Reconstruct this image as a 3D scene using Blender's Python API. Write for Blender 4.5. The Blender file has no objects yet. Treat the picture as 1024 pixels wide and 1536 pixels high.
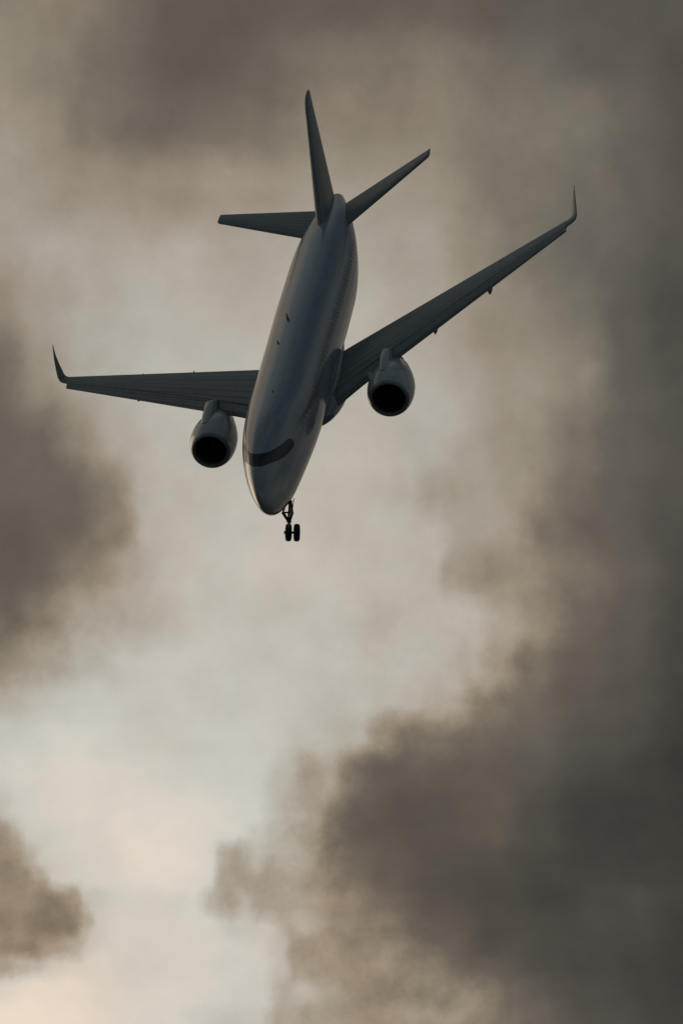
import bpy, bmesh, math, random
from mathutils import Vector, Matrix, noise as mnoise

C = bpy.context.scene.collection
SC = bpy.context.scene
R = math.radians
PITCH = 22.0                                   # the photographer looks up at the sky by this much

# ------------------------------------------------------------------ camera
cam_data = bpy.data.cameras.new('camera')
cam = bpy.data.objects.new('camera', cam_data); C.objects.link(cam)
cam.location = (0, 0, 1.7)
cam.rotation_euler = (R(90 + PITCH), 0, 0)
cam_data.sensor_fit = 'VERTICAL'; cam_data.sensor_height = 36.0
FPX = 3937.0                                   # focal length in photo pixels (photo is 1024 x 1536)
cam_data.lens = FPX / 1536 * 36.0
cam_data.clip_start = 0.5; cam_data.clip_end = 5000
SC.camera = cam

# ------------------------------------------------------------------ exposure
SC.view_settings.view_transform = 'Standard'; SC.view_settings.look = 'None'
SC.view_settings.exposure = 0; SC.view_settings.gamma = 1; SC.view_settings.use_curve_mapping = False

SUN_AZ, SUN_EL = -52.0, 10.0                    # sun low behind the clouds, left of the view
# ------------------------------------------------------------------ sky (world)
def lin(c):
    c = c / 255.0
    return c / 12.92 if c <= 0.04045 else ((c + 0.055) / 1.055) ** 2.4
def lin3(r, g, b): return (lin(r), lin(g), lin(b), 1)

world = bpy.data.worlds.new('World'); SC.world = world; world.use_nodes = True
nt = world.node_tree; nt.nodes.clear()
def N(t, **k):
    n = nt.nodes.new(t)
    for a, v in k.items(): setattr(n, a, v)
    return n
def L(a, b): nt.links.new(a, b)
def val(x, sock):
    if isinstance(x, (int, float)): sock.default_value = x
    else: L(x, sock)
def MA(op, a, b=0.0, c=None, clamp=False):
    n = N('ShaderNodeMath', operation=op, use_clamp=clamp)
    val(a, n.inputs[0]); val(b, n.inputs[1])
    if c is not None: val(c, n.inputs[2])
    return n.outputs[0]
def smooth(x, a, b, lo=0.0, hi=1.0):
    n = N('ShaderNodeMapRange', interpolation_type='SMOOTHSTEP')
    val(x, n.inputs['Value']); n.inputs['From Min'].default_value = a; n.inputs['From Max'].default_value = b
    n.inputs['To Min'].default_value = lo; n.inputs['To Max'].default_value = hi
    return n.outputs[0]
def FBM(vec, scale, detail=5.0, rough=0.55, offset=(0, 0, 0), stretch=(1, 1, 1)):
    m = N('ShaderNodeMapping'); L(vec, m.inputs['Vector'])
    m.inputs['Location'].default_value = offset; m.inputs['Scale'].default_value = stretch
    n = N('ShaderNodeTexNoise', noise_dimensions='3D'); L(m.outputs[0], n.inputs['Vector'])
    n.inputs['Scale'].default_value = scale; n.inputs['Detail'].default_value = detail
    n.inputs['Roughness'].default_value = rough
    return n
def MIXF(f, a, b):
    n = N('ShaderNodeMix', data_type='FLOAT'); val(f, n.inputs[0]); val(a, n.inputs[2]); val(b, n.inputs[3]); return n.outputs[0]
def MIXC(f, a, b, blend='MIX'):
    n = N('ShaderNodeMix', data_type='RGBA', blend_type=blend); val(f, n.inputs[0])
    for x, s in ((a, n.inputs[6]), (b, n.inputs[7])):
        if isinstance(x, tuple): s.default_value = x
        else: L(x, s)
    return n.outputs[2]

tc = N('ShaderNodeTexCoord'); D = tc.outputs['Generated']
sep = N('ShaderNodeSeparateXYZ'); L(D, sep.inputs[0])
dx, dy, dz = sep.outputs
az = MA('MULTIPLY', MA('ARCTAN2', dx, dy), 180 / math.pi)     # degrees, 0 = straight ahead (north), + = right
el = MA('MULTIPLY', MA('ARCSINE', dz), 180 / math.pi)
# billowing: the cloud field is looked up through a turbulent displacement
wA = N('ShaderNodeSeparateColor'); L(FBM(D, 17, 7, 0.60, (3.1, 0.4, 1.7)).outputs['Color'], wA.inputs[0])
wB = N('ShaderNodeSeparateColor'); L(FBM(D, 46, 8, 0.62, (7.7, 2.4, 0.3)).outputs['Color'], wB.inputs[0])
WA, WB = 0.5, 0.75
azw = MA('ADD', az, MA('ADD', MA('MULTIPLY', MA('SUBTRACT', wA.outputs[0], .5), WA), MA('MULTIPLY', MA('SUBTRACT', wB.outputs[0], .5), WB)))
elw = MA('ADD', el, MA('ADD', MA('MULTIPLY', MA('SUBTRACT', wA.outputs[1], .5), WA), MA('MULTIPLY', MA('SUBTRACT', wB.outputs[1], .5), WB)))

# how much light the cloud deck lets through (0-255), by elevation band: (azimuth stop, value) along each band
def direction(u, v):
    x, y, z = (u - 512) / FPX, (768 - v) / FPX, -1.0
    c, s = math.cos(R(90 + PITCH)), math.sin(R(90 + PITCH))
    w = Vector((x, y * c - z * s, y * s + z * c)).normalized()
    return math.degrees(math.atan2(w.x, w.y)), math.degrees(math.asin(w.z))
BANDS = [
 (-60, {0:110, 128:100, 256:88, 384:88, 512:90, 640:92, 768:86, 896:84, 1024:82}),
 (0,   {0:128, 128:126, 192:108, 256:92, 384:90, 512:96, 640:99, 768:88, 896:88, 1024:84}),
 (96,  {0:135, 100:124, 150:110, 256:90, 384:98, 512:116, 640:124, 768:106, 896:95, 1024:84}),
 (192, {0:145, 80:134, 128:116, 256:103, 384:112, 512:128, 640:130, 768:116, 880:117, 950:98, 1024:80}),
 (288, {0:156, 128:140, 256:140, 384:146, 512:154, 640:148, 768:118, 896:106, 960:94, 1024:82}),
 (384, {0:162, 128:168, 256:170, 384:166, 512:168, 640:160, 720:134, 768:118, 896:100, 1024:82}),
 (480, {0:136, 64:158, 128:172, 256:180, 384:178, 512:178, 640:164, 768:132, 870:116, 930:92, 1024:78}),
 (576, {0:106, 64:142, 128:168, 256:184, 384:184, 512:182, 640:174, 768:152, 870:134, 940:92, 1024:77}),
 (672, {0:96, 64:102, 120:130, 170:170, 256:182, 384:185, 512:185, 640:172, 768:148, 870:116, 940:92, 1024:77}),
 (740, {0:92, 100:96, 165:120, 215:172, 256:184, 384:188, 512:184, 610:174, 640:158, 720:160, 780:152, 850:112, 920:92, 1024:78}),
 (800, {0:90, 120:98, 180:125, 225:175, 300:187, 400:188, 512:184, 640:180, 690:164, 760:158, 820:112, 900:94, 1024:75}),
 (860, {0:92, 60:98, 130:128, 190:165, 256:184, 384:190, 512:186, 650:180, 675:150, 750:132, 800:138, 880:110, 950:90, 1024:72}),
 (930, {0:100, 60:118, 120:158, 230:176, 300:189, 400:189, 512:184, 600:175, 700:180, 760:166, 800:142, 870:102, 940:86, 1024:69}),
 (1000,{0:132, 64:158, 128:178, 256:192, 384:190, 512:185, 640:180, 710:172, 750:146, 790:112, 870:94, 940:82, 1024:66}),
 (1060,{0:176, 64:190, 160:195, 256:196, 384:192, 512:187, 630:178, 680:160, 720:118, 780:100, 880:88, 940:78, 1024:63}),
 (1110,{0:198, 128:203, 256:200, 384:196, 450:190, 530:178, 565:140, 610:112, 700:100, 800:92, 896:78, 1024:60}),
 (1160,{0:203, 128:207, 256:206, 384:200, 420:185, 455:158, 490:166, 520:120, 565:94, 700:92, 800:86, 896:72, 1024:57}),
 (1220,{0:186, 30:198, 60:204, 128:210, 256:212, 375:203, 405:190, 440:170, 470:150, 500:122, 530:100, 600:80, 740:88, 800:76, 896:62, 1024:57}),
 (1255,{0:150, 22:168, 42:196, 128:207, 256:212, 350:206, 385:190, 410:176, 440:160, 470:144, 505:112, 540:92, 620:80, 740:88, 800:74, 896:62, 1024:58}),
 (1290,{0:134, 22:142, 42:172, 64:198, 128:206, 256:212, 322:205, 344:174, 365:160, 385:174, 405:154, 430:168, 455:150, 505:118, 560:94, 640:82, 740:82, 800:70, 896:62, 1024:60}),
 (1320,{0:128, 38:140, 58:172, 84:199, 128:205, 256:210, 314:202, 336:168, 360:168, 395:156, 430:158, 470:140, 512:112, 570:94, 640:86, 740:78, 820:68, 900:66, 1024:64}),
 (1350,{0:130, 50:142, 90:130, 110:156, 130:190, 200:205, 280:205, 322:172, 345:160, 370:176, 395:154, 430:164, 470:160, 515:128, 580:104, 660:88, 740:74, 850:66, 960:74, 1024:67}),
 (1390,{0:128, 30:140, 60:126, 108:124, 128:166, 148:196, 200:206, 300:206, 352:192, 400:195, 440:168, 468:174, 512:138, 570:120, 660:94, 740:74, 850:72, 960:72, 1024:62}),
 (1422,{0:120, 40:127, 80:158, 118:164, 140:194, 200:207, 300:205, 390:199, 425:188, 445:154, 480:158, 520:138, 580:130, 640:114, 740:78, 850:72, 960:68, 1024:62}),
 (1452,{0:152, 50:180, 90:200, 150:207, 256:205, 400:199, 428:186, 444:150, 475:150, 520:146, 580:142, 640:124, 720:92, 800:78, 900:70, 1024:62}),
 (1490,{0:206, 64:213, 150:210, 256:208, 400:199, 428:170, 460:182, 490:170, 540:142, 600:128, 690:128, 720:128, 770:100, 830:84, 900:74, 1024:62}),
 (1530,{0:222, 64:217, 150:212, 256:208, 350:190, 390:194, 424:166, 470:150, 520:148, 600:146, 650:152, 720:132, 796:98, 896:76, 1024:64}),
 (1570,{0:224, 64:218, 150:213, 256:205, 360:178, 420:160, 520:148, 640:152, 720:128, 796:96, 896:76, 1024:64}),
]
AZR = 14.0
t_az = MA('MULTIPLY_ADD', azw, 1 / (2 * AZR), 0.5, clamp=True)
field = None; prev = None
for v, stops in BANDS:
    rn = N('ShaderNodeValToRGB'); cr = rn.color_ramp; cr.interpolation = 'EASE'
    pts = [(min(.999, max(.001, (direction(u, v)[0] + AZR) / (2 * AZR))), q / 255.0) for u, q in sorted(stops.items())]
    cr.elements[0].position, cr.elements[0].color = pts[0][0], (pts[0][1],) * 3 + (1,)
    cr.elements[1].position, cr.elements[1].color = pts[-1][0], (pts[-1][1],) * 3 + (1,)
    for p, q in pts[1:-1]:
        e = cr.elements.new(p); e.color = (q, q, q, 1)
    L(t_az, rn.inputs[0])
    e_v = direction(512, v)[1]
    if field is None: field = rn.outputs[0]
    else: field = MIXF(smooth(elw, prev, e_v), field, rn.outputs[0])
    prev = e_v
# the cloud deck beyond this stretch of sky
g1 = FBM(D, 2.2, 7, 0.55, (1.3, 5.1, 2.2)).outputs['Fac']
front = smooth(dy, -0.6, 0.9)
gen = MA('MULTIPLY_ADD', smooth(g1, 0.30, 0.70), 0.30, 0.22)
low = MA('MULTIPLY', smooth(el, 45, 4), front)
left = smooth(az, 25, -30)
gen = MA('ADD', gen, MA('MULTIPLY', MA('MULTIPLY', low, left), 0.16))
glow = MA('MULTIPLY', MA('MULTIPLY', smooth(az, -6, -34), smooth(az, -125, -70)), MA('MULTIPLY', smooth(el, 66, 20), smooth(el, -4, 10)))
gen = MA('MULTIPLY_ADD', glow, 0.34, gen)       # brightness added to unseen sunset-side sky, for warm reflections on the fuselage
gen = MA('MULTIPLY_ADD', smooth(el, 35, 80), 0.0, gen)
gen = MA('MULTIPLY', gen, smooth(el, -12, 3, 0.40, 1.0))      # the dim land below the horizon
rr = MA('POWER', MA('ADD', MA('POWER', MA('MULTIPLY', MA('ABSOLUTE', az), 1 / 9.8), 4.0), MA('POWER', MA('MULTIPLY', MA('ABSOLUTE', MA('SUBTRACT', el, PITCH)), 1 / 13.0), 4.0)), 0.25)
away = smooth(rr, 1.06, 1.75)
lum = MIXF(away, field, gen)
# torn, wispy edges where thin cloud meets the bright gap
w1 = FBM(D, 62, 7, 0.60, (4.4, 0.8, 2.9)).outputs['Fac']
edge = MA('MULTIPLY', smooth(lum, 0.30, 0.50), smooth(lum, 0.78, 0.62))
lum = MA('ADD', lum, MA('MULTIPLY', MA('MULTIPLY', MA('SUBTRACT', w1, 0.5), 0.29), MA('MULTIPLY', edge, smooth(el, 25, 15, 0.34, 1.0))))
# fine billows
b1 = FBM(D, 30, 8, 0.60, (0.2, 9.1, 4.4)).outputs['Fac']
b2 = FBM(D, 80, 4, 0.5, (5.2, 1.1, 8.4)).outputs['Fac']
lum = MA('MULTIPLY', lum, MA('ADD', 0.932, MA('ADD', MA('MULTIPLY', b1, 0.14), MA('MULTIPLY', b2, 0.015))))
b3 = FBM(D, 24, 6, 0.55, (2.2, 6.6, 1.9)).outputs['Fac']
lum = MA('ADD', lum, MA('MULTIPLY', MA('MULTIPLY', MA('SUBTRACT', b3, 0.5), 0.12), smooth(lum, 0.75, 0.30)))
pal = N('ShaderNodeValToRGB'); pc = pal.color_ramp; pc.interpolation = 'LINEAR'
PAL = [(0, (0, 0, 0)), (45, (46, 46, 44)), (58, (60, 58, 54)), (80, (84, 79, 73)), (100, (104, 97, 89)), (120, (125, 116, 104)), (145, (151, 140, 125)),
       (165, (166, 158, 147)), (185, (184, 179, 170)), (205, (207, 202, 193)), (222, (231, 217, 204)), (250, (252, 240, 228))]
pc.elements[0].position = 0; pc.elements[0].color = lin3(*PAL[0][1])
pc.elements[1].position = PAL[-1][0] / 255; pc.elements[1].color = lin3(*PAL[-1][1])
for q, c in PAL[1:-1]:
    e = pc.elements.new(q / 255); e.color = lin3(*c)
L(lum, pal.inputs[0])
hue = smooth(FBM(D, 14, 4, 0.5, (8.8, 3.3, 6.1)).outputs['Fac'], 0.35, 0.65)
tint = MIXC(hue, (0.982, 1.003, 1.0, 1), (1.018, 0.995, 0.976, 1))
cloud = MIXC(1.0, pal.outputs[0], tint, 'MULTIPLY')
# low sunlight reddens the thin rims of the lower clouds
rim = MA('MULTIPLY', MA('MULTIPLY', smooth(lum, 0.30, 0.52), smooth(lum, 0.80, 0.62)), smooth(el, 25, 14))
cloud = MIXC(rim, cloud, MIXC(1.0, cloud, (1.035, 0.99, 0.93, 1), 'MULTIPLY'))
cloud = MIXC(MA('MULTIPLY', smooth(lum, 0.42, 0.32), smooth(az, 6.5, 3.0)), cloud, MIXC(1.0, cloud, (1.025, 0.99, 0.96, 1), 'MULTIPLY'))
cloud = MIXC(smooth(az, 2.5, 6.0), cloud, MIXC(1.0, cloud, (0.945, 0.975, 0.99, 1), 'MULTIPLY'))
cloud = MIXC(MA('MULTIPLY', smooth(el, 17, 11), smooth(az, -2.5, -7)), cloud, MIXC(1.0, cloud, (1.045, 0.99, 0.945, 1), 'MULTIPLY'))
# away from the sunset side the clouds are bluer
blue = MA('MULTIPLY', MA('MAXIMUM', smooth(dy, 0.55, -0.3), smooth(el, 36, 70)), away)
cloud = MIXC(MA('MULTIPLY', glow, away), cloud, MIXC(1.0, cloud, (1.10, 0.97, 0.80, 1), 'MULTIPLY'))
cloud = MIXC(blue, cloud, MIXC(1.0, cloud, (0.55, 0.80, 1.10, 1), 'MULTIPLY'))
sky = N('ShaderNodeTexSky', sky_type='NISHITA', sun_disc=False)
sky.sun_elevation = R(SUN_EL); sky.sun_rotation = R(SUN_AZ)
clear = MIXC(1.0, sky.outputs[0], (0.06, 0.06, 0.06, 1), 'MULTIPLY')
cover = MIXF(away, 1.0, 0.85)
total = MIXC(cover, clear, cloud)
bg = N('ShaderNodeBackground'); L(total, bg.inputs[0]); bg.inputs[1].default_value = 1.0
wo = N('ShaderNodeOutputWorld'); L(bg.outputs[0], wo.inputs[0])

# ------------------------------------------------------------------ sun (veiled by cloud)
sd = bpy.data.lights.new('sun', 'SUN'); sd.energy = 0.5; sd.angle = R(50); sd.color = (1.0, 0.82, 0.62)
sun = bpy.data.objects.new('sun', sd); C.objects.link(sun)
to_sun = Vector((math.sin(R(SUN_AZ)) * math.cos(R(SUN_EL)), math.cos(R(SUN_AZ)) * math.cos(R(SUN_EL)), math.sin(R(SUN_EL))))
sun.rotation_euler = to_sun.to_track_quat('Z', 'Y').to_euler()
sun.location = to_sun * 300

# ------------------------------------------------------------------ materials
def material(name, base, rough, metal=0.0, spec=0.5, coat=0.0, seams=None, streak=0.0, span=False, belt=False):
    m = bpy.data.materials.new(name); m.use_nodes = True
    t = m.node_tree; b = t.nodes['Principled BSDF']
    def n(ty, **k):
        q = t.nodes.new(ty)
        for a, v in k.items(): setattr(q, a, v)
        return q
    def ma(op, a, bb=0.0, c=None):
        q = n('ShaderNodeMath', operation=op)
        for i, x in enumerate((a, bb, c)):
            if x is None: continue
            if isinstance(x, (int, float)): q.inputs[i].default_value = x
            else: t.links.new(x, q.inputs[i])
        return q.outputs[0]
    b.inputs['Metallic'].default_value = metal; b.inputs['Specular IOR Level'].default_value = spec
    b.inputs['Coat Weight'].default_value = coat; b.inputs['Coat Roughness'].default_value = 0.10
    co = n('ShaderNodeTexCoord')
    vec = co.outputs['UV'] if span else co.outputs['Object']
    mp = n('ShaderNodeMapping'); t.links.new(vec, mp.inputs['Vector'])
    mp.inputs['Scale'].default_value = (26, 0.35, 1) if span else (0.5, 2.6, 2.6)
    nz = n('ShaderNodeTexNoise'); t.links.new(mp.outputs[0], nz.inputs['Vector'])
    nz.inputs['Scale'].default_value = 1.0; nz.inputs['Detail'].default_value = 6; nz.inputs['Roughness'].default_value = 0.6
    n2 = n('ShaderNodeTexNoise'); t.links.new(co.outputs['Object'], n2.inputs['Vector'])
    n2.inputs['Scale'].default_value = 1.7; n2.inputs['Detail'].default_value = 5
    k = ma('ADD', ma('MULTIPLY', ma('SUBTRACT', nz.outputs['Fac'], .5), streak * 2), ma('MULTIPLY_ADD', n2.outputs['Fac'], 0.24, 0.88))
    height = None
    if seams:
        sp = n('ShaderNodeSeparateXYZ'); t.links.new(vec, sp.inputs[0])
        line = None
        for axis, period, off, w in seams:
            f = ma('FRACT', ma('ADD', ma('MULTIPLY', sp.outputs[axis], 1.0 / period), off))
            d = ma('ABSOLUTE', ma('SUBTRACT', f, 0.5))
            l_ = ma('LESS_THAN', d, w / period)
            line = l_ if line is None else ma('MAXIMUM', line, l_)
        k = ma('MULTIPLY', k, ma('MULTIPLY_ADD', line, -0.45, 1.0))
    if belt:            # colour darkened in a belt along the cabin windows, edges broken by noise
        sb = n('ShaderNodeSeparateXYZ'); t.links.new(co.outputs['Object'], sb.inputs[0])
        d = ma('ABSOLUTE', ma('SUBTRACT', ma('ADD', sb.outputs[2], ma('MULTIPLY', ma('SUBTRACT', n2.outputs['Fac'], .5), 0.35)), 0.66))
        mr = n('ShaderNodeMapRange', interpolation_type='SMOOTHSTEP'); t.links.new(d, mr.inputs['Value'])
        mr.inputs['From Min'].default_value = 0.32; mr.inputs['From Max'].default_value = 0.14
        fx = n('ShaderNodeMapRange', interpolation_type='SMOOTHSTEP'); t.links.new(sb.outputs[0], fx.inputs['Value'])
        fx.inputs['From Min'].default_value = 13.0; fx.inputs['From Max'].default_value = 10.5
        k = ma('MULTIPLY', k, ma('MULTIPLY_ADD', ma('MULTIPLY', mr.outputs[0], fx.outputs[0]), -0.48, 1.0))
    mul = n('ShaderNodeMix', data_type='RGBA', blend_type='MULTIPLY'); mul.inputs[0].default_value = 1
    mul.inputs[6].default_value = (*base, 1)
    cmb = n('ShaderNodeCombineColor')
    for i in range(3): t.links.new(k, cmb.inputs[i])
    t.links.new(cmb.outputs[0], mul.inputs[7]); t.links.new(mul.outputs[2], b.inputs['Base Color'])
    rg = ma('MULTIPLY_ADD', nz.outputs['Fac'], 0.16, rough - 0.08)
    t.links.new(rg, b.inputs['Roughness'])
    return m
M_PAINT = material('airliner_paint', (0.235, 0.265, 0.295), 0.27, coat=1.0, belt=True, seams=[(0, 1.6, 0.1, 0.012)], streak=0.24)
M_WING = material('wing_skin', (0.19, 0.21, 0.21), 0.42, coat=0.05, streak=0.55, span=True, seams=[(0, 0.13, 0.30, 0.011), (1, 2.2, 0.3, 0.012)])
M_NAC = material('nacelle_paint', (0.36, 0.39, 0.40), 0.30, coat=1.0, streak=0.10)
M_LIP = material('intake_lip_metal', (0.22, 0.22, 0.215), 0.30, coat=0.5)
M_DARK = material('dark_duct', (0.05, 0.05, 0.05), 0.5)
M_BLADE = material('fan_blade_metal', (0.16, 0.16, 0.16), 0.4, metal=0.5)
M_GLASS = material('cockpit_glass', (0.018, 0.025, 0.030), 0.16, spec=0.45)
M_PANE = material('cabin_pane', (0.15, 0.168, 0.182), 0.22, coat=0.5)
M_POST = material('window_post', (0.035, 0.042, 0.047), 0.45)
M_GEAR = material('gear_metal', (0.045, 0.047, 0.05), 0.40, metal=0.3)
M_TYRE = material('tyre_rubber', (0.014, 0.014, 0.015), 0.75)
M_RIM = material('wheel_rim', (0.08, 0.08, 0.08), 0.4, metal=0.7)
M_HOT = material('exhaust_metal', (0.05, 0.045, 0.04), 0.5, metal=0.7)
M_LENS = material('landing_lamp_glass', (0.55, 0.55, 0.52), 0.12, spec=0.8)

# ------------------------------------------------------------------ the airplane's frame
# local axes: x forward, y to its left wing, z up; the fuselage nose is at x = 18, origin at mid fuselage
M3 = Matrix(((-0.11335469, 0.92654664, -0.3586949), (-0.49564986, 0.26015533, 0.82864373), (0.86109345, 0.27171773, 0.42975288)))
OFF = 18.0
nose_cam = Vector((-4.01420745, 0.3717228, -129.35226935))
camM = Matrix.Translation(cam.location) @ Matrix.Rotation(R(90 + PITCH), 4, 'X')
plane = bpy.data.objects.new('airplane', None); C.objects.link(plane)
plane.empty_display_size = 4
plane.matrix_world = camM @ Matrix.Translation(nose_cam + M3 @ Vector((-OFF, 0, 0))) @ M3.to_4x4()
plane['label'] = 'dark grey twin-engine jet airliner banking nose-down with nose wheel lowered against dusky clouds'
plane['category'] = 'airplane'

def obj(name, bm, mat, parent=plane, smooth_angle=35, label=None):
    bmesh.ops.remove_doubles(bm, verts=bm.verts, dist=1e-5)
    bmesh.ops.recalc_face_normals(bm, faces=bm.faces)
    for v in bm.verts: v.co.x += OFF
    me = bpy.data.meshes.new(name); bm.to_mesh(me); bm.free()
    for p in me.polygons: p.use_smooth = True
    me.set_sharp_from_angle(angle=R(smooth_angle))
    me.materials.append(mat)
    o = bpy.data.objects.new(name, me); C.objects.link(o); o.parent = parent
    if label: o['label'] = label
    return o

# ------------------------------------------------------------------ shape helpers
def interp(tab, x):
    if x <= tab[0][0]: return tab[0][1]
    for (a, p), (b, q) in zip(tab, tab[1:]):
        if x <= b:
            return p + (q - p) * (x - a) / (b - a)
    return tab[-1][1]
def rings(bm, rs, closed=True, cap0=False, cap1=False):
    """join successive rings of points by quads"""
    vs = [[bm.verts.new(p) for p in r] for r in rs]
    for a, b in zip(vs, vs[1:]):
        n = len(a)
        for i in range(n if closed else n - 1):
            j = (i + 1) % n
            bm.faces.new((a[i], a[j], b[j], b[i]))
    if cap0: bm.faces.new(vs[0])
    if cap1: bm.faces.new(vs[-1])
    return vs
def tube(bm, p0, p1, r0, r1=None, n=14):
    r1 = r0 if r1 is None else r1
    p0, p1 = Vector(p0), Vector(p1); d = (p1 - p0).normalized()
    a = d.orthogonal().normalized(); b = d.cross(a)
    rings(bm, [[p + (a * math.cos(2 * math.pi * i / n) + b * math.sin(2 * math.pi * i / n)) * r for i in range(n)] for p, r in ((p0, r0), (p1, r1))], True, True, True)
def lathe(bm, prof, centre, axis, n=48, cap0=False, cap1=False):
    """prof: list of (distance along axis, radius)"""
    centre = Vector(centre); d = Vector(axis).normalized()
    a = d.orthogonal().normalized(); b = d.cross(a)
    rings(bm, [[centre + d * s + (a * math.cos(2 * math.pi * i / n) + b * math.sin(2 * math.pi * i / n)) * r for i in range(n)] for s, r in prof], True, cap0, cap1)
def box(bm, c, sx, sy, sz, rot=None, bevel=0.0):
    r = bmesh.ops.create_cube(bm, size=1.0)
    m = Matrix.Translation(Vector(c)) @ (rot.to_4x4() if rot else Matrix()) @ Matrix.Diagonal((sx, sy, sz, 1))
    bmesh.ops.transform(bm, matrix=m, verts=r['verts'])
    if bevel:
        es = list({e for v in r['verts'] for e in v.link_edges})
        bmesh.ops.bevel(bm, geom=es, offset=bevel, segments=2, affect='EDGES')
FOIL = [0, .005, .02, .05, .10, .18, .28, .40, .54, .68, .82, .92, 1.0]
def thick(t): return 5 * (0.2969 * math.sqrt(t) - 0.1260 * t - 0.3516 * t * t + 0.2843 * t ** 3 - 0.1036 * t ** 4)
def foil_ring(le, te, th, up, c0=0.0, c1=1.0, camber=0.02):
    """aerofoil section from chord fraction c0 to c1; blunt where it is cut"""
    le, te, up = Vector(le), Vector(te), Vector(up)
    ch = te - le; n = up.normalized() * ch.length
    ts = [c0 + (c1 - c0) * f for f in FOIL]
    def P(t, sgn):
        h = thick(t) * th * sgn + camber * 4 * t * (1 - t)
        return le + ch * t + n * h
    def E(t):           # round a cut leading edge
        f = (t - c0) / max(1e-6, c1 - c0)
        return 1.0
    upr = [P(t, 1) for t in ts]; lwr = [P(t, -1) for t in ts[1:-1]]
    if c0 > 0: lwr = [P(ts[0] , -1)] + lwr
    if c1 < 1: lwr = lwr + [P(ts[-1], -1)]
    return upr + lwr[::-1], ts, c0 > 0, c1 < 1
def loft_foil(bm, secs, uvname='UVMap'):
    """secs: list of (le, te, thickness, up, c0, c1)"""
    rs = [foil_ring(*s) for s in secs]
    vs = rings(bm, [r[0] for r in rs], True, True, True)
    uv = bm.loops.layers.uv.new(uvname)
    co = {}
    for (ring, ts, a, b), row, s in zip(rs, vs, secs):
        nU = len(ts); low = list(ts[1:-1])
        if a: low = [ts[0]] + low
        if b: low = low + [ts[-1]]
        us = list(ts) + low[::-1]
        sp = abs(Vector(s[0]).y) + abs(Vector(s[0]).z) * 0.4
        for v, u in zip(row, us): co[v] = (u, sp)
    for f in bm.faces:
        for l in f.loops: l[uv].uv = co.get(l.vert, (0, 0))
def lerp(a, b, t): return Vector(a).lerp(Vector(b), t)

# ------------------------------------------------------------------ fuselage
RF = 2.0
L_END = 36.13
def sect(x):
    """x >= 0 metres aft of the nose tip: half width, top z, bottom z"""
    if x < 9.97:
        def q(t, p, e): t = min(1, max(0, t)); return (1 - (1 - t) ** p) ** e
        w = RF * q(x / 9.97, 1.715, 0.709)
        top = -0.192 + (RF + 0.192) * q(x / 6.65, 2.396, 0.50)
        bot = -0.192 - (RF - 0.192) * q(x / 4.26, 2.396, 0.712)
    else:
        k = 1 + 0.055 * min(1.0, max(0.0, (x - 13.0) / 8.0))
        w, top, bot = RF * k, RF * (1 + (k - 1) * 0.6), -RF
    if x > 24.0:
        t = (x - 24.0) / (L_END - 24.0)
        e = t * t * (3 - 2 * t) * 0.45 + t ** 1.6 * 0.55
        w = w + (0.42 - w) * (t ** 2.15)
        top = top + (1.33 - top) * max(0, (t - 0.35) / 0.65) ** 1.6
        bot = -RF + (0.58 + RF) * e
    return w, top, bot
def fus(x, th, lift=0.0):
    w, top, bot = sect(x); zc = (top + bot) / 2; h = (top - bot) / 2
    return Vector((-x, math.cos(th) * (w + lift), zc + math.sin(th) * (h + lift)))
bm = bmesh.new()
xs = [0.004, 0.03, 0.08, 0.16, 0.28, 0.42, 0.6, 0.8, 1.05, 1.35, 1.7, 2.1, 2.6, 3.1, 3.7, 4.3, 5.0, 5.7, 6.5, 7.3, 8.1, 9, 9.97] + [10 + i for i in range(1, 14)] + [23 + i * 0.75 for i in range(1, 17)] + [35.6, L_END]
NTH = 72
rings(bm, [[fus(x, 2 * math.pi * i / NTH) for i in range(NTH)] for x in xs], True, True, False)
w, t, b = sect(L_END)
rings(bm, [[fus(L_END, 2 * math.pi * i / NTH) for i in range(NTH)], [Vector((-L_END - 0.04, math.cos(2 * math.pi * i / NTH) * 0.30, (t + b) / 2 + math.sin(2 * math.pi * i / NTH) * 0.32)) for i in range(NTH)]], True, False, True)
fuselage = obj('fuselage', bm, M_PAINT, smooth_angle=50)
bm = bmesh.new()
lathe(bm, [(0, 0.21), (0.22, 0.19), (0.30, 0.15)], (-L_END - 0.0, 0, (t + b) / 2), (-1, 0, 0), 24, True, True)
obj('exhaust_pipe', bm, M_HOT, fuselage)

# windshield: a dark band wrapped round the top of the nose
WS_C = 9.0                                       # degrees the band's middle sits off the crown
LOW = [(0, 1.58), (17, 1.64), (36, 2.08), (52, 2.75), (60, 3.45), (64, 4.15), (65, 4.42), (62, 4.66)]
UPP = [(0, 2.40), (13, 2.46), (26, 2.74), (36, 3.2), (43, 3.68), (48, 4.16), (51, 4.45), (56, 4.66)]
def curve(tab, k):
    """smooth curve through the table's points; k runs from -7 to 7, mirrored about the middle"""
    sg = -1 if k < 0 else 1; k = min(6.999, abs(k)); i = int(k); f = k - i
    P = lambda j: Vector(tab[j]) if j >= 0 else Vector((-tab[-j][0], tab[-j][1]))
    p0, p1, p2 = P(i - 1), P(i), P(i + 1); p3 = P(min(7, i + 2))
    v = 0.5 * (2 * p1 + (p2 - p0) * f + (2 * p0 - 5 * p1 + 4 * p2 - p3) * f * f + (3 * p1 - p0 - 3 * p2 + p3) * f ** 3)
    return v.x * sg + WS_C, v.y
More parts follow.
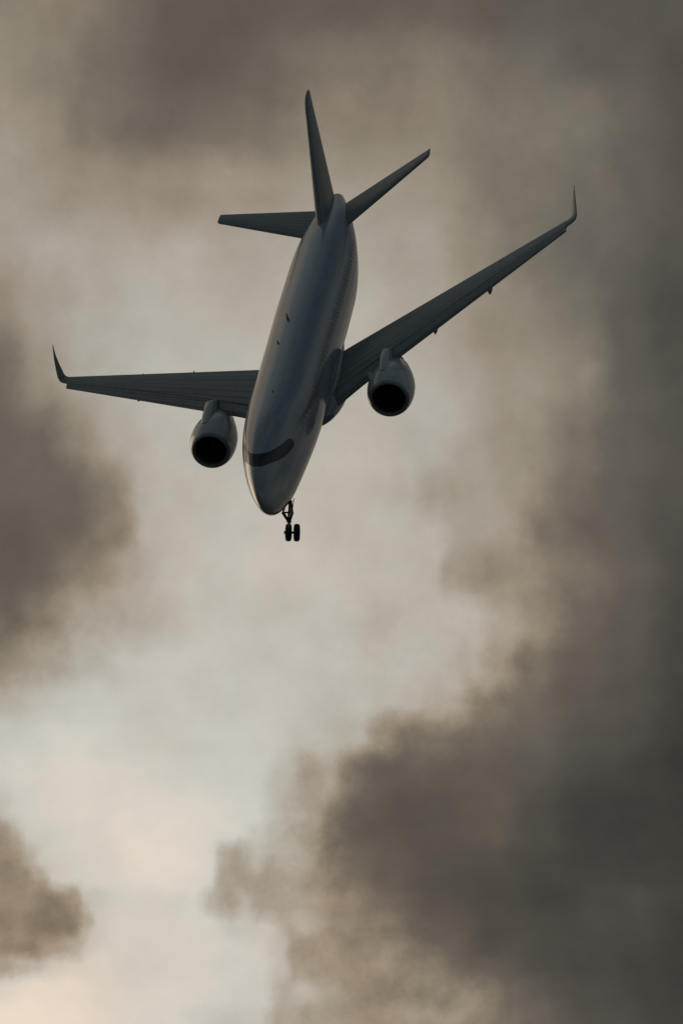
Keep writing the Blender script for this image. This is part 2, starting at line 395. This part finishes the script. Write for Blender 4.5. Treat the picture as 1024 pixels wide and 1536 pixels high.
def ws_patch(k0, k1, lift, n=12, m=6, f0=0.0, f1=1.0):
    bm = bmesh.new(); rows = []
    for i in range(n + 1):
        k = k0 + (k1 - k0) * i / n
        (a0, x0), (a1, x1) = curve(LOW, k), curve(UPP, k)
        rows.append([fus(x0 + (x1 - x0) * f, math.radians(90 - (a0 + (a1 - a0) * f)), lift) for f in [f0 + (f1 - f0) * j / m for j in range(m + 1)]])
    rings(bm, rows, False)
    return bm
windshield = obj('windshield', ws_patch(-7, 7, 0.014, 84, 8), M_GLASS, fuselage)
for k in (-4.6, -2.6, -0.55, 1.6, 3.6):
    obj('window_post', ws_patch(k - 0.05, k + 0.05, 0.024, 2, 8, 0.04, 0.96), M_POST, windshield)

# cabin windows
def cabin_window(x, side, z):
    w_, top, bot = sect(x); zc, h = (top + bot) / 2, (top - bot) / 2
    bm = bmesh.new(); n = 14; row = []
    for i in range(n):
        a = 2 * math.pi * i / n
        px = math.copysign(abs(math.cos(a)) ** 0.7, math.cos(a)) * 0.085; pz = math.copysign(abs(math.sin(a)) ** 0.7, math.sin(a)) * 0.125
        s = (z + pz - zc) / h; th = math.asin(max(-1, min(1, s)))
        if side < 0: th = math.pi - th
        row.append(bm.verts.new(fus(x + px, th, 0.008)))
    bm.faces.new(row)
    return bm
for side in (1, -1):
    x = 6.6
    while x < 29.5:
        if not (15.4 < x < 15.9):
            obj('cabin_window', cabin_window(x, side, 0.66), M_PANE, fuselage)
        x += 0.533
# blade antennas on the crown
def blade(x, h, ln, y=0.0):
    bm = bmesh.new(); z0 = fus(x, math.pi / 2).z - 0.03
    rs = []
    for f, s in ((0, 1.0), (0.5, 0.78), (1.0, 0.5)):
        sh = -ln * 0.45 * f
        rs.append([Vector((-x + sh + math.cos(2 * math.pi * i / 12) * ln / 2 * s, y + math.sin(2 * math.pi * i / 12) * 0.05 * s, z0 + h * f)) for i in range(12)])
    rings(bm, rs, True, True, True)
    return bm
obj('antenna', blade(17.15, 0.30, 0.42, -0.15), M_DARK, fuselage)
obj('antenna', blade(14.4, 0.12, 0.24, -0.35), M_DARK, fuselage)
obj('antenna', blade(8.3, 0.09, 0.18, 0.25), M_DARK, fuselage)

# belly fairing
bm = bmesh.new(); rs = []
for i in range(25):
    f = i / 24; x = 11.4 + 8.6 * f
    e = max(0.0, math.sin(math.pi * f ** 0.8)) ** 0.6
    ry = 1.1 + 1.12 * e; rz = 0.25 + 0.52 * e
    rs.append([Vector((-x, math.copysign(abs(math.cos(a)) ** 0.75, math.cos(a)) * ry, -1.80 + math.copysign(abs(math.sin(a)) ** 0.75, math.sin(a)) * rz)) for a in [2 * math.pi * k / 40 for k in range(40)]])
rings(bm, rs, True, True, True)
obj('belly_fairing', bm, M_PAINT, smooth_angle=60)

# ------------------------------------------------------------------ wings
W_LEr, W_TEr = Vector((-12.96, 2.0, -1.68)), Vector((-18.12, 2.0, -1.06))
W_LEt, W_TEt = Vector((-20.99, 15.24, 0.53)), Vector((-22.30, 15.24, 0.63))
def mir(v, s): return Vector((v.x, v.y * s, v.z + (0.144 * (abs(v.y) - 2) / 13.2) * s))
def wing_at(y):
    t = (y - 2.0) / 13.24
    le, te = lerp(W_LEr, W_LEt, t), lerp(W_TEr, W_TEt, t)
    if y < 4.0: y = max(y, 2.0); le.x += 0.28 * ((4.0 - y) / 2.0) ** 1.5
    return le, te
def th_at(y): return 0.125 - 0.035 * (y - 2) / 13.2
for s in (1, -1):
    UP = Vector((0, -0.12 * s, 1))
    def S(y, c0, c1, th=None, dz=0.0, dx=0.0):
        le, te = wing_at(y)
        return (mir(le, s) + Vector((dx, 0, dz)), mir(te, s) + Vector((dx, 0, dz)), th or th_at(y), UP, c0, c1)
    # main box; ahead of the slat-less tip the leading edge is cut back
    bm = bmesh.new()
    ys = [1.2, 2.0, 2.6, 3.2, 3.8, 4.3, 5.2, 6.5, 8, 9.5, 11, 12.5, 14, 15.24]
    def cut(y): return 0.0 if y < 3.4 else 0.17 + 0.16 * (y - 3.4) / 12
    loft_foil(bm, [S(y, 0, 0.72) for y in ys if y <= 3.2] + [S(3.4, 0.0, 0.72)])
    b2 = bmesh.new()
    loft_foil(b2, [S(y, cut(y), 0.72) for y in [3.4, 3.8, 4.3, 5.2, 6.5, 8, 9.5, 11, 12.5, 14, 15.24]])
    tmp = bpy.data.meshes.new('tmp'); b2.to_mesh(tmp); b2.free(); bm.from_mesh(tmp); bpy.data.meshes.remove(tmp)
    wing = obj('wing', bm, M_WING, smooth_angle=40)
    # fairing that blends the fuselage side into the wing
    bm = bmesh.new(); rs = []
    for i in range(29):
        f = i / 28; x = 12.6 + 6.6 * f
        e = max(0.0, math.sin(math.pi * f ** 0.8)) ** 0.9
        le, te = wing_at(2.6 if f < .9 else 2.6); le, te = mir(le, s), mir(te, s)
        u = min(1.0, max(0.0, (-x - le.x) / (te.x - le.x)))
        zw = le.z + (te.z - le.z) * u + (te - le).length * (thick(u) * 0.125 + 0.08 * u * (1 - u)) - 0.03
        zt = zw + 0.10 + 0.28 * e
        w_, top, bot = sect(x)
        A = Vector((-x, s * (math.sqrt(max(0, 1 - (zt / RF) ** 2)) * w_ - 0.03), zt))
        yb = 1.72 + 0.32 * e
        Bp = Vector((-x, s * yb, zw)); Cc = Vector((-x, s * (1.72 + 0.12 * e), zw + 0.06)); Dp = Vector((-x, s * 1.2, zw - 0.25))
        rs.append([A * (1 - q) ** 2 + Cc * 2 * q * (1 - q) + Bp * q * q for q in [k / 10 for k in range(11)]] + [Vector((-x, s * yb, zw - 0.08)), Dp, Vector((-x, s * 1.2, zt))])
    rings(bm, rs, True, True, True)
    obj('wing_root_fairing', bm, M_PAINT, smooth_angle=50)
    # slats, run out forward and a little down
    for y0, y1 in ((3.42, (4.61 if s > 0 else 5.19)), ((5.15 if s > 0 else 5.73), 8.75), (8.765, 11.95), (11.965, 15.2)):
        bm = bmesh.new()
        loft_foil(bm, [S(y0 + (y1 - y0) * k / 4, 0, cut(y0 + (y1 - y0) * k / 4) - 0.012, dz=-0.006) for k in range(5)])
        obj('slat', bm, M_WING, wing, smooth_angle=40)
    for nm, y0, y1 in (('flap', 1.1, 5.9), ('flap', 5.915, 11.3), ('aileron', 11.315, 15.23)):
        bm = bmesh.new()
        loft_foil(bm, [S(y0 + (y1 - y0) * k / 4, 0.732, 1.0, dz=-0.01) for k in range(5)])
        obj(nm, bm, M_WING, wing, smooth_angle=40)
    # tip and winglet
    bm = bmesh.new()
    le, te = wing_at(15.24); cc = te - le
    secs = []
    A, B2 = le + cc * 0.38, te
    y0, z0 = 15.24, A.z
    path = [(0.0, 0, 0, 0), (0.30, 0.03, 0.22, 10), (0.52, 0.10, 0.40, 30), (0.64, 0.28, 0.62, 58), (0.70, 0.62, 0.95, 74), (0.76, 1.05, 1.35, 80), (0.83, 1.58, 1.95, 82)]
    chord = [0.81, 0.80, 0.77, 0.68, 0.48, 0.28, 0.07]
    if s < 0: path = [(q,) + p[1:] for q, p in zip((0, 0.30, 0.50, 0.61, 0.63, 0.62, 0.59), path)]
    for (py, pz, px, ang), c in zip(path, chord):
        l0 = Vector((A.x - px * 1.0, y0 + py, A.z + pz)); t0 = l0 + Vector((-c, -(0.5 if s > 0 else 0.33) * c * math.sin(R(ang)), 0.03 + 0.1 * c * math.sin(R(ang))))
        lift = 1 - 0.13 * s
        l0.z = A.z + (l0.z - A.z) * lift; t0.z = A.z + (t0.z - A.z) * lift
        secs.append((mir(l0, s), mir(t0, s), 0.13, Vector((0, -math.sin(R(ang)) * s, math.cos(R(ang)))), 0, 1))
    loft_foil(bm, secs)
    obj('winglet', bm, M_WING, wing, smooth_angle=40)
    # flap track fairings: canoes under the wing
    for y in (7.35, 10.55):
        le, te = wing_at(y); ch = (te - le).length
        bm = bmesh.new(); rs = []
        for k in range(15):
            f = k / 14; e = max(0.02, math.sin(math.pi * f ** 0.8)) ** 0.6
            p = mir(lerp(le, te, 0.10 + 1.0 * f), s) + Vector((0, 0, (-0.37 if s > 0 else -0.28) + 0.13 * f))
            rs.append([p + Vector((0, math.cos(a) * 0.17 * e, math.sin(a) * 0.25 * e)) for a in [2 * math.pi * q / 16 for q in range(16)]])
        rings(bm, rs, True, True, True)
        obj('flap_track_fairing', bm, M_WING, wing)

# ------------------------------------------------------------------ engines
for s, ey in ((1, 4.88), (-1, 5.46)):
    c = Vector((-11.77, ey * s, -1.85))
    bm = bmesh.new()
    lathe(bm, [(0.16, 1.09), (0.34, 1.165), (0.6, 1.225), (0.95, 1.262), (1.25, 1.27)], c, (-1, 0, 0))
    lathe(bm, [(1.27, 1.262), (1.6, 1.255), (2.0, 1.20), (2.5, 1.09), (3.0, 0.95), (3.5, 0.80), (3.5, 0.75), (2.9, 0.75)], c, (-1, 0, 0))
    lathe(bm, [(1.25, 1.27), (1.255, 1.245), (1.265, 1.245), (1.27, 1.262)], c, (-1, 0, 0))
    eng = obj('nacelle', bm, M_NAC, smooth_angle=30)
    bm = bmesh.new()
    lathe(bm, [(0.16, 1.09), (0.07, 1.045), (0.015, 0.995), (0.0, 0.955), (0.015, 0.915), (0.07, 0.88), (0.2, 0.86)], c, (-1, 0, 0))
    obj('intake_lip', bm, M_LIP, eng)
    bm = bmesh.new()
    lathe(bm, [(0.2, 0.86), (0.5, 0.85), (1.1, 0.88), (1.6, 0.9), (1.6, 0.1)], c, (-1, 0, 0))
    obj('intake_duct', bm, M_DARK, eng)
    bm = bmesh.new()
    NB = 22
    for k in range(NB):
        a = 2 * math.pi * k / NB
        rs = []
        for r, tw, w_ in ((0.24, 0.25, 0.10), (0.5, 0.6, 0.13), (0.86, 1.0, 0.15)):
            rad = Vector((0, math.cos(a), math.sin(a))); tan = Vector((0, -math.sin(a), math.cos(a)))
            d = Vector((-math.cos(tw), 0, 0)) + tan * math.sin(tw); nn = d.cross(rad).normalized()
            p = c + Vector((-1.25, 0, 0)) + rad * r
            rs.append([p - d * w_ + nn * 0.004, p + nn * 0.012, p + d * w_ + nn * 0.004, p + d * w_ - nn * 0.004, p - nn * 0.012, p - d * w_ - nn * 0.004])
        rings(bm, rs, True, True, True)
    obj('fan', bm, M_BLADE, eng)
    bm = bmesh.new()
    lathe(bm, [(0.72, 0.005), (0.76, 0.05), (0.9, 0.14), (1.1, 0.22), (1.3, 0.26), (1.45, 0.26)], c, (-1, 0, 0), 24, True, True)
    obj('spinner', bm, M_BLADE, eng)
    bm = bmesh.new()
    lathe(bm, [(2.9, 0.62), (3.6, 0.56), (4.2, 0.50), (4.5, 0.42), (4.5, 0.34), (4.3, 0.34), (4.6, 0.26), (5.0, 0.12), (5.15, 0.02)], c, (-1, 0, 0), 32, False, True)
    obj('exhaust_cone', bm, M_HOT, eng)
    bm = bmesh.new(); rs = []
    for dxx, zt, wd in ((0.98, 1.15, 0.12), (1.05, 1.30, 0.27), (1.4, 1.36, 0.30), (2.2, 1.46, 0.30), (3.0, 1.54, 0.29), (3.25, 1.50, 0.27), (3.9, 1.20, 0.24), (4.8, 0.9, 0.18), (6.0, 0.6, 0.05)):
        zb = 0.6 if dxx < 4 else 0.3
        rs.append([c + Vector((-dxx, yy * wd * 0.88, zz)) for yy, zz in ((-1, zb), (-1, zt - 0.16), (-0.88, zt - 0.06), (-0.6, zt), (0.6, zt), (0.88, zt - 0.06), (1, zt - 0.16), (1, zb))])
    rings(bm, rs, True, True, True)
    obj('pylon', bm, M_NAC, smooth_angle=40)
    # strake on the inboard shoulder of the nacelle
    bm = bmesh.new()
    th = R(48); rad = Vector((0, -s * math.cos(th), math.sin(th)))
    pts = [(0.9, 1.24), (1.9, 1.2), (1.9, 1.42), (1.55, 1.42)]
    tn = Vector((0, s * math.sin(th), math.cos(th))) * 0.012
    rings(bm, [[c + Vector((-d, 0, 0)) + rad * r + tn for d, r in pts], [c + Vector((-d, 0, 0)) + rad * r - tn for d, r in pts]], True, True, True)
    obj('nacelle_strake', bm, M_NAC, eng)

# ------------------------------------------------------------------ tail
# fin
bm = bmesh.new(); b2 = bmesh.new()
F_LEr, F_TEr, F_LEt, F_TEt = Vector((-29.46, 0, 1.67)), Vector((-35.75, 0, 1.30)), Vector((-37.89, 0, 6.95)), Vector((-39.85, 0, 6.85))
def fin_sec(t, c0, c1, th=0.115):
    le, te = lerp(F_LEr, F_LEt, t), lerp(F_TEr, F_TEt, t)
    return (le, te, th, (0, 1, 0), c0, c1, 0.0)
ts = [-0.10, 0, 0.1, 0.25, 0.4, 0.55, 0.7, 0.85, 0.95]
tips = [((-37.75, 0, 6.80), (-39.80, 0, 6.75)), ((-38.4, 0, 7.02), (-39.84, 0, 6.86)), ((-39.2, 0, 7.08), (-39.86, 0, 6.94))]
loft_foil(bm, [fin_sec(t, 0, 0.69) for t in ts[:-1]] + [fin_sec(0.90, 0, 0.69)])
tail_fin = obj('tail_fin', bm, M_WING, smooth_angle=40)
bm = bmesh.new()
loft_foil(bm, [fin_sec(t, 0.70, 1.0) for t in [-0.02, 0.2, 0.4, 0.6, 0.8, 0.90]])
obj('rudder', bm, M_WING, tail_fin, smooth_angle=40)
bm = bmesh.new()
loft_foil(bm, [fin_sec(0.903, 0, 1)] + [(Vector(a), Vector(b), th, (0, 1, 0), 0, 1, 0.0) for (a, b), th in zip(tips, (0.11, 0.09, 0.05))])
obj('fin_cap', bm, M_WING, tail_fin, smooth_angle=40)
# tailplanes
for s in (1, -1):
    def st(t, c0, c1):
        le = lerp((-30.56, 0.9, 1.01), (-33.60, 6.82, 2.70), t); te = lerp((-34.69, 0.6, 1.01), (-34.85, 6.82, 2.72), t)
        return (Vector((le.x, le.y * s, le.z)), Vector((te.x, te.y * s, te.z)), 0.10 + 0.05 * t, (0, -0.25 * s, 1), c0, c1, 0.0)
    bm = bmesh.new()
    loft_foil(bm, [st(t, 0, 0.70) for t in (-0.08, 0, .2, .4, .6, .8, .985)])
    tp = obj('tailplane', bm, M_WING, smooth_angle=40)
    bm = bmesh.new()
    loft_foil(bm, [st(t, 0.706, 1.0) for t in (-0.08, .3, .5, .7, .985)])
    obj('elevator', bm, M_WING, tp, smooth_angle=40)
    bm = bmesh.new()
    e0 = st(0.986, 0, 1); e1 = st(1.0, 0, 1)
    loft_foil(bm, [e0, (e1[0] + Vector((-0.03, 0, 0)), e1[1], 0.12, e1[3], 0, 1, 0.0)])
    obj('tailplane_tip', bm, M_WING, tp, smooth_angle=40)

# ------------------------------------------------------------------ nose gear
AX = Vector((-2.75, 0.02, -3.36))
GY = Vector((-0.06, 0.935, -0.35)).normalized()
GZ = Vector((-0.05, 0.35, 0.935)); GZ = (GZ - GY * GZ.dot(GY)).normalized(); GX = GY.cross(GZ)
def g(x, y, z): return AX + GX * x + GY * y + GZ * z      # the leg's own frame: forward, along the axle, up the leg
YS = -0.17
bm = bmesh.new()
tube(bm, g(0, YS, -0.03), g(0.0, YS, 0.62), 0.075); tube(bm, g(0, YS, 0.60), g(0.0, YS, 0.72), 0.125)
tube(bm, g(0, YS, 0.70), g(0.0, YS + 0.10, 1.8), 0.095)
gear = obj('nose_gear', bm, M_GEAR)
bm = bmesh.new(); tube(bm, g(0, -0.42, 0), g(0, 0.26, 0), 0.06)
tube(bm, g(0, -0.43, 0), g(0, -0.36, 0), 0.085)
obj('axle', bm, M_GEAR, gear)
bm = bmesh.new()
tube(bm, g(0.05, YS - 0.03, 0.68), g(0.30, YS - 0.28, 1.28), 0.075); tube(bm, g(0.30, YS - 0.28, 1.26), g(0.2, YS - 0.12, 1.75), 0.05)
tube(bm, g(0.05, YS + 0.03, 0.70), g(0.30, YS + 0.20, 1.30), 0.08); tube(bm, g(0.30, YS + 0.20, 1.28), g(0.2, YS + 0.14, 1.8), 0.06)
tube(bm, g(0.30, YS - 0.28, 1.28), g(0.30, YS + 0.20, 1.30), 0.045)
obj('drag_brace', bm, M_GEAR, gear)
bm = bmesh.new()
tube(bm, g(0.06, YS, 0.62), g(0.26, YS + 0.02, 0.36), 0.045); tube(bm, g(0.26, YS + 0.02, 0.36), g(0.05, YS, 0.06), 0.045)
obj('torque_link', bm, M_GEAR, gear)
GR = Matrix((GX, GY, GZ)).transposed()
for sd_, yy, zz, hh in ((1, 0.20, 1.44, 0.42), (-1, -0.34, 1.50, 0.34)):
    bm = bmesh.new()
    box(bm, g(-0.28, YS + yy, zz), 0.72, 0.04, hh, GR @ Matrix.Rotation(R(-10 * sd_), 3, 'X'), 0.015)
    obj('gear_door', bm, M_GEAR, gear)
for yy in (-0.205, 0.215):
    wc = g(0, yy, 0)
    bm = bmesh.new()
    lathe(bm, [(-0.08, 0.23), (-0.135, 0.28), (-0.15, 0.34), (-0.14, 0.395), (-0.10, 0.435), (-0.05, 0.45), (0, 0.453), (0.05, 0.45), (0.10, 0.435), (0.14, 0.395), (0.15, 0.34), (0.135, 0.28), (0.08, 0.23)], wc, GY, 40)
    wh = obj('wheel', bm, M_TYRE, gear)
    bm = bmesh.new()
    lathe(bm, [(-0.10, 0.05), (-0.11, 0.12), (-0.07, 0.17), (-0.09, 0.24), (0.09, 0.24), (0.07, 0.17), (0.11, 0.12), (0.10, 0.05)], wc, GY, 28, True, True)
    obj('rim', bm, M_RIM, wh)
bm = bmesh.new()
lathe(bm, [(0, 0.085), (-0.10, 0.075), (-0.14, 0.03)], g(0.42, YS + 0.17, 1.36), GX, 20, False, True)
lamp = obj('lamp_housing', bm, M_GEAR, gear)
bm = bmesh.new()
lathe(bm, [(0.0, 0.078), (0.025, 0.05), (0.03, 0.01)], g(0.42, YS + 0.17, 1.36), GX, 20, True, True)
obj('lamp_lens', bm, M_LENS, lamp)
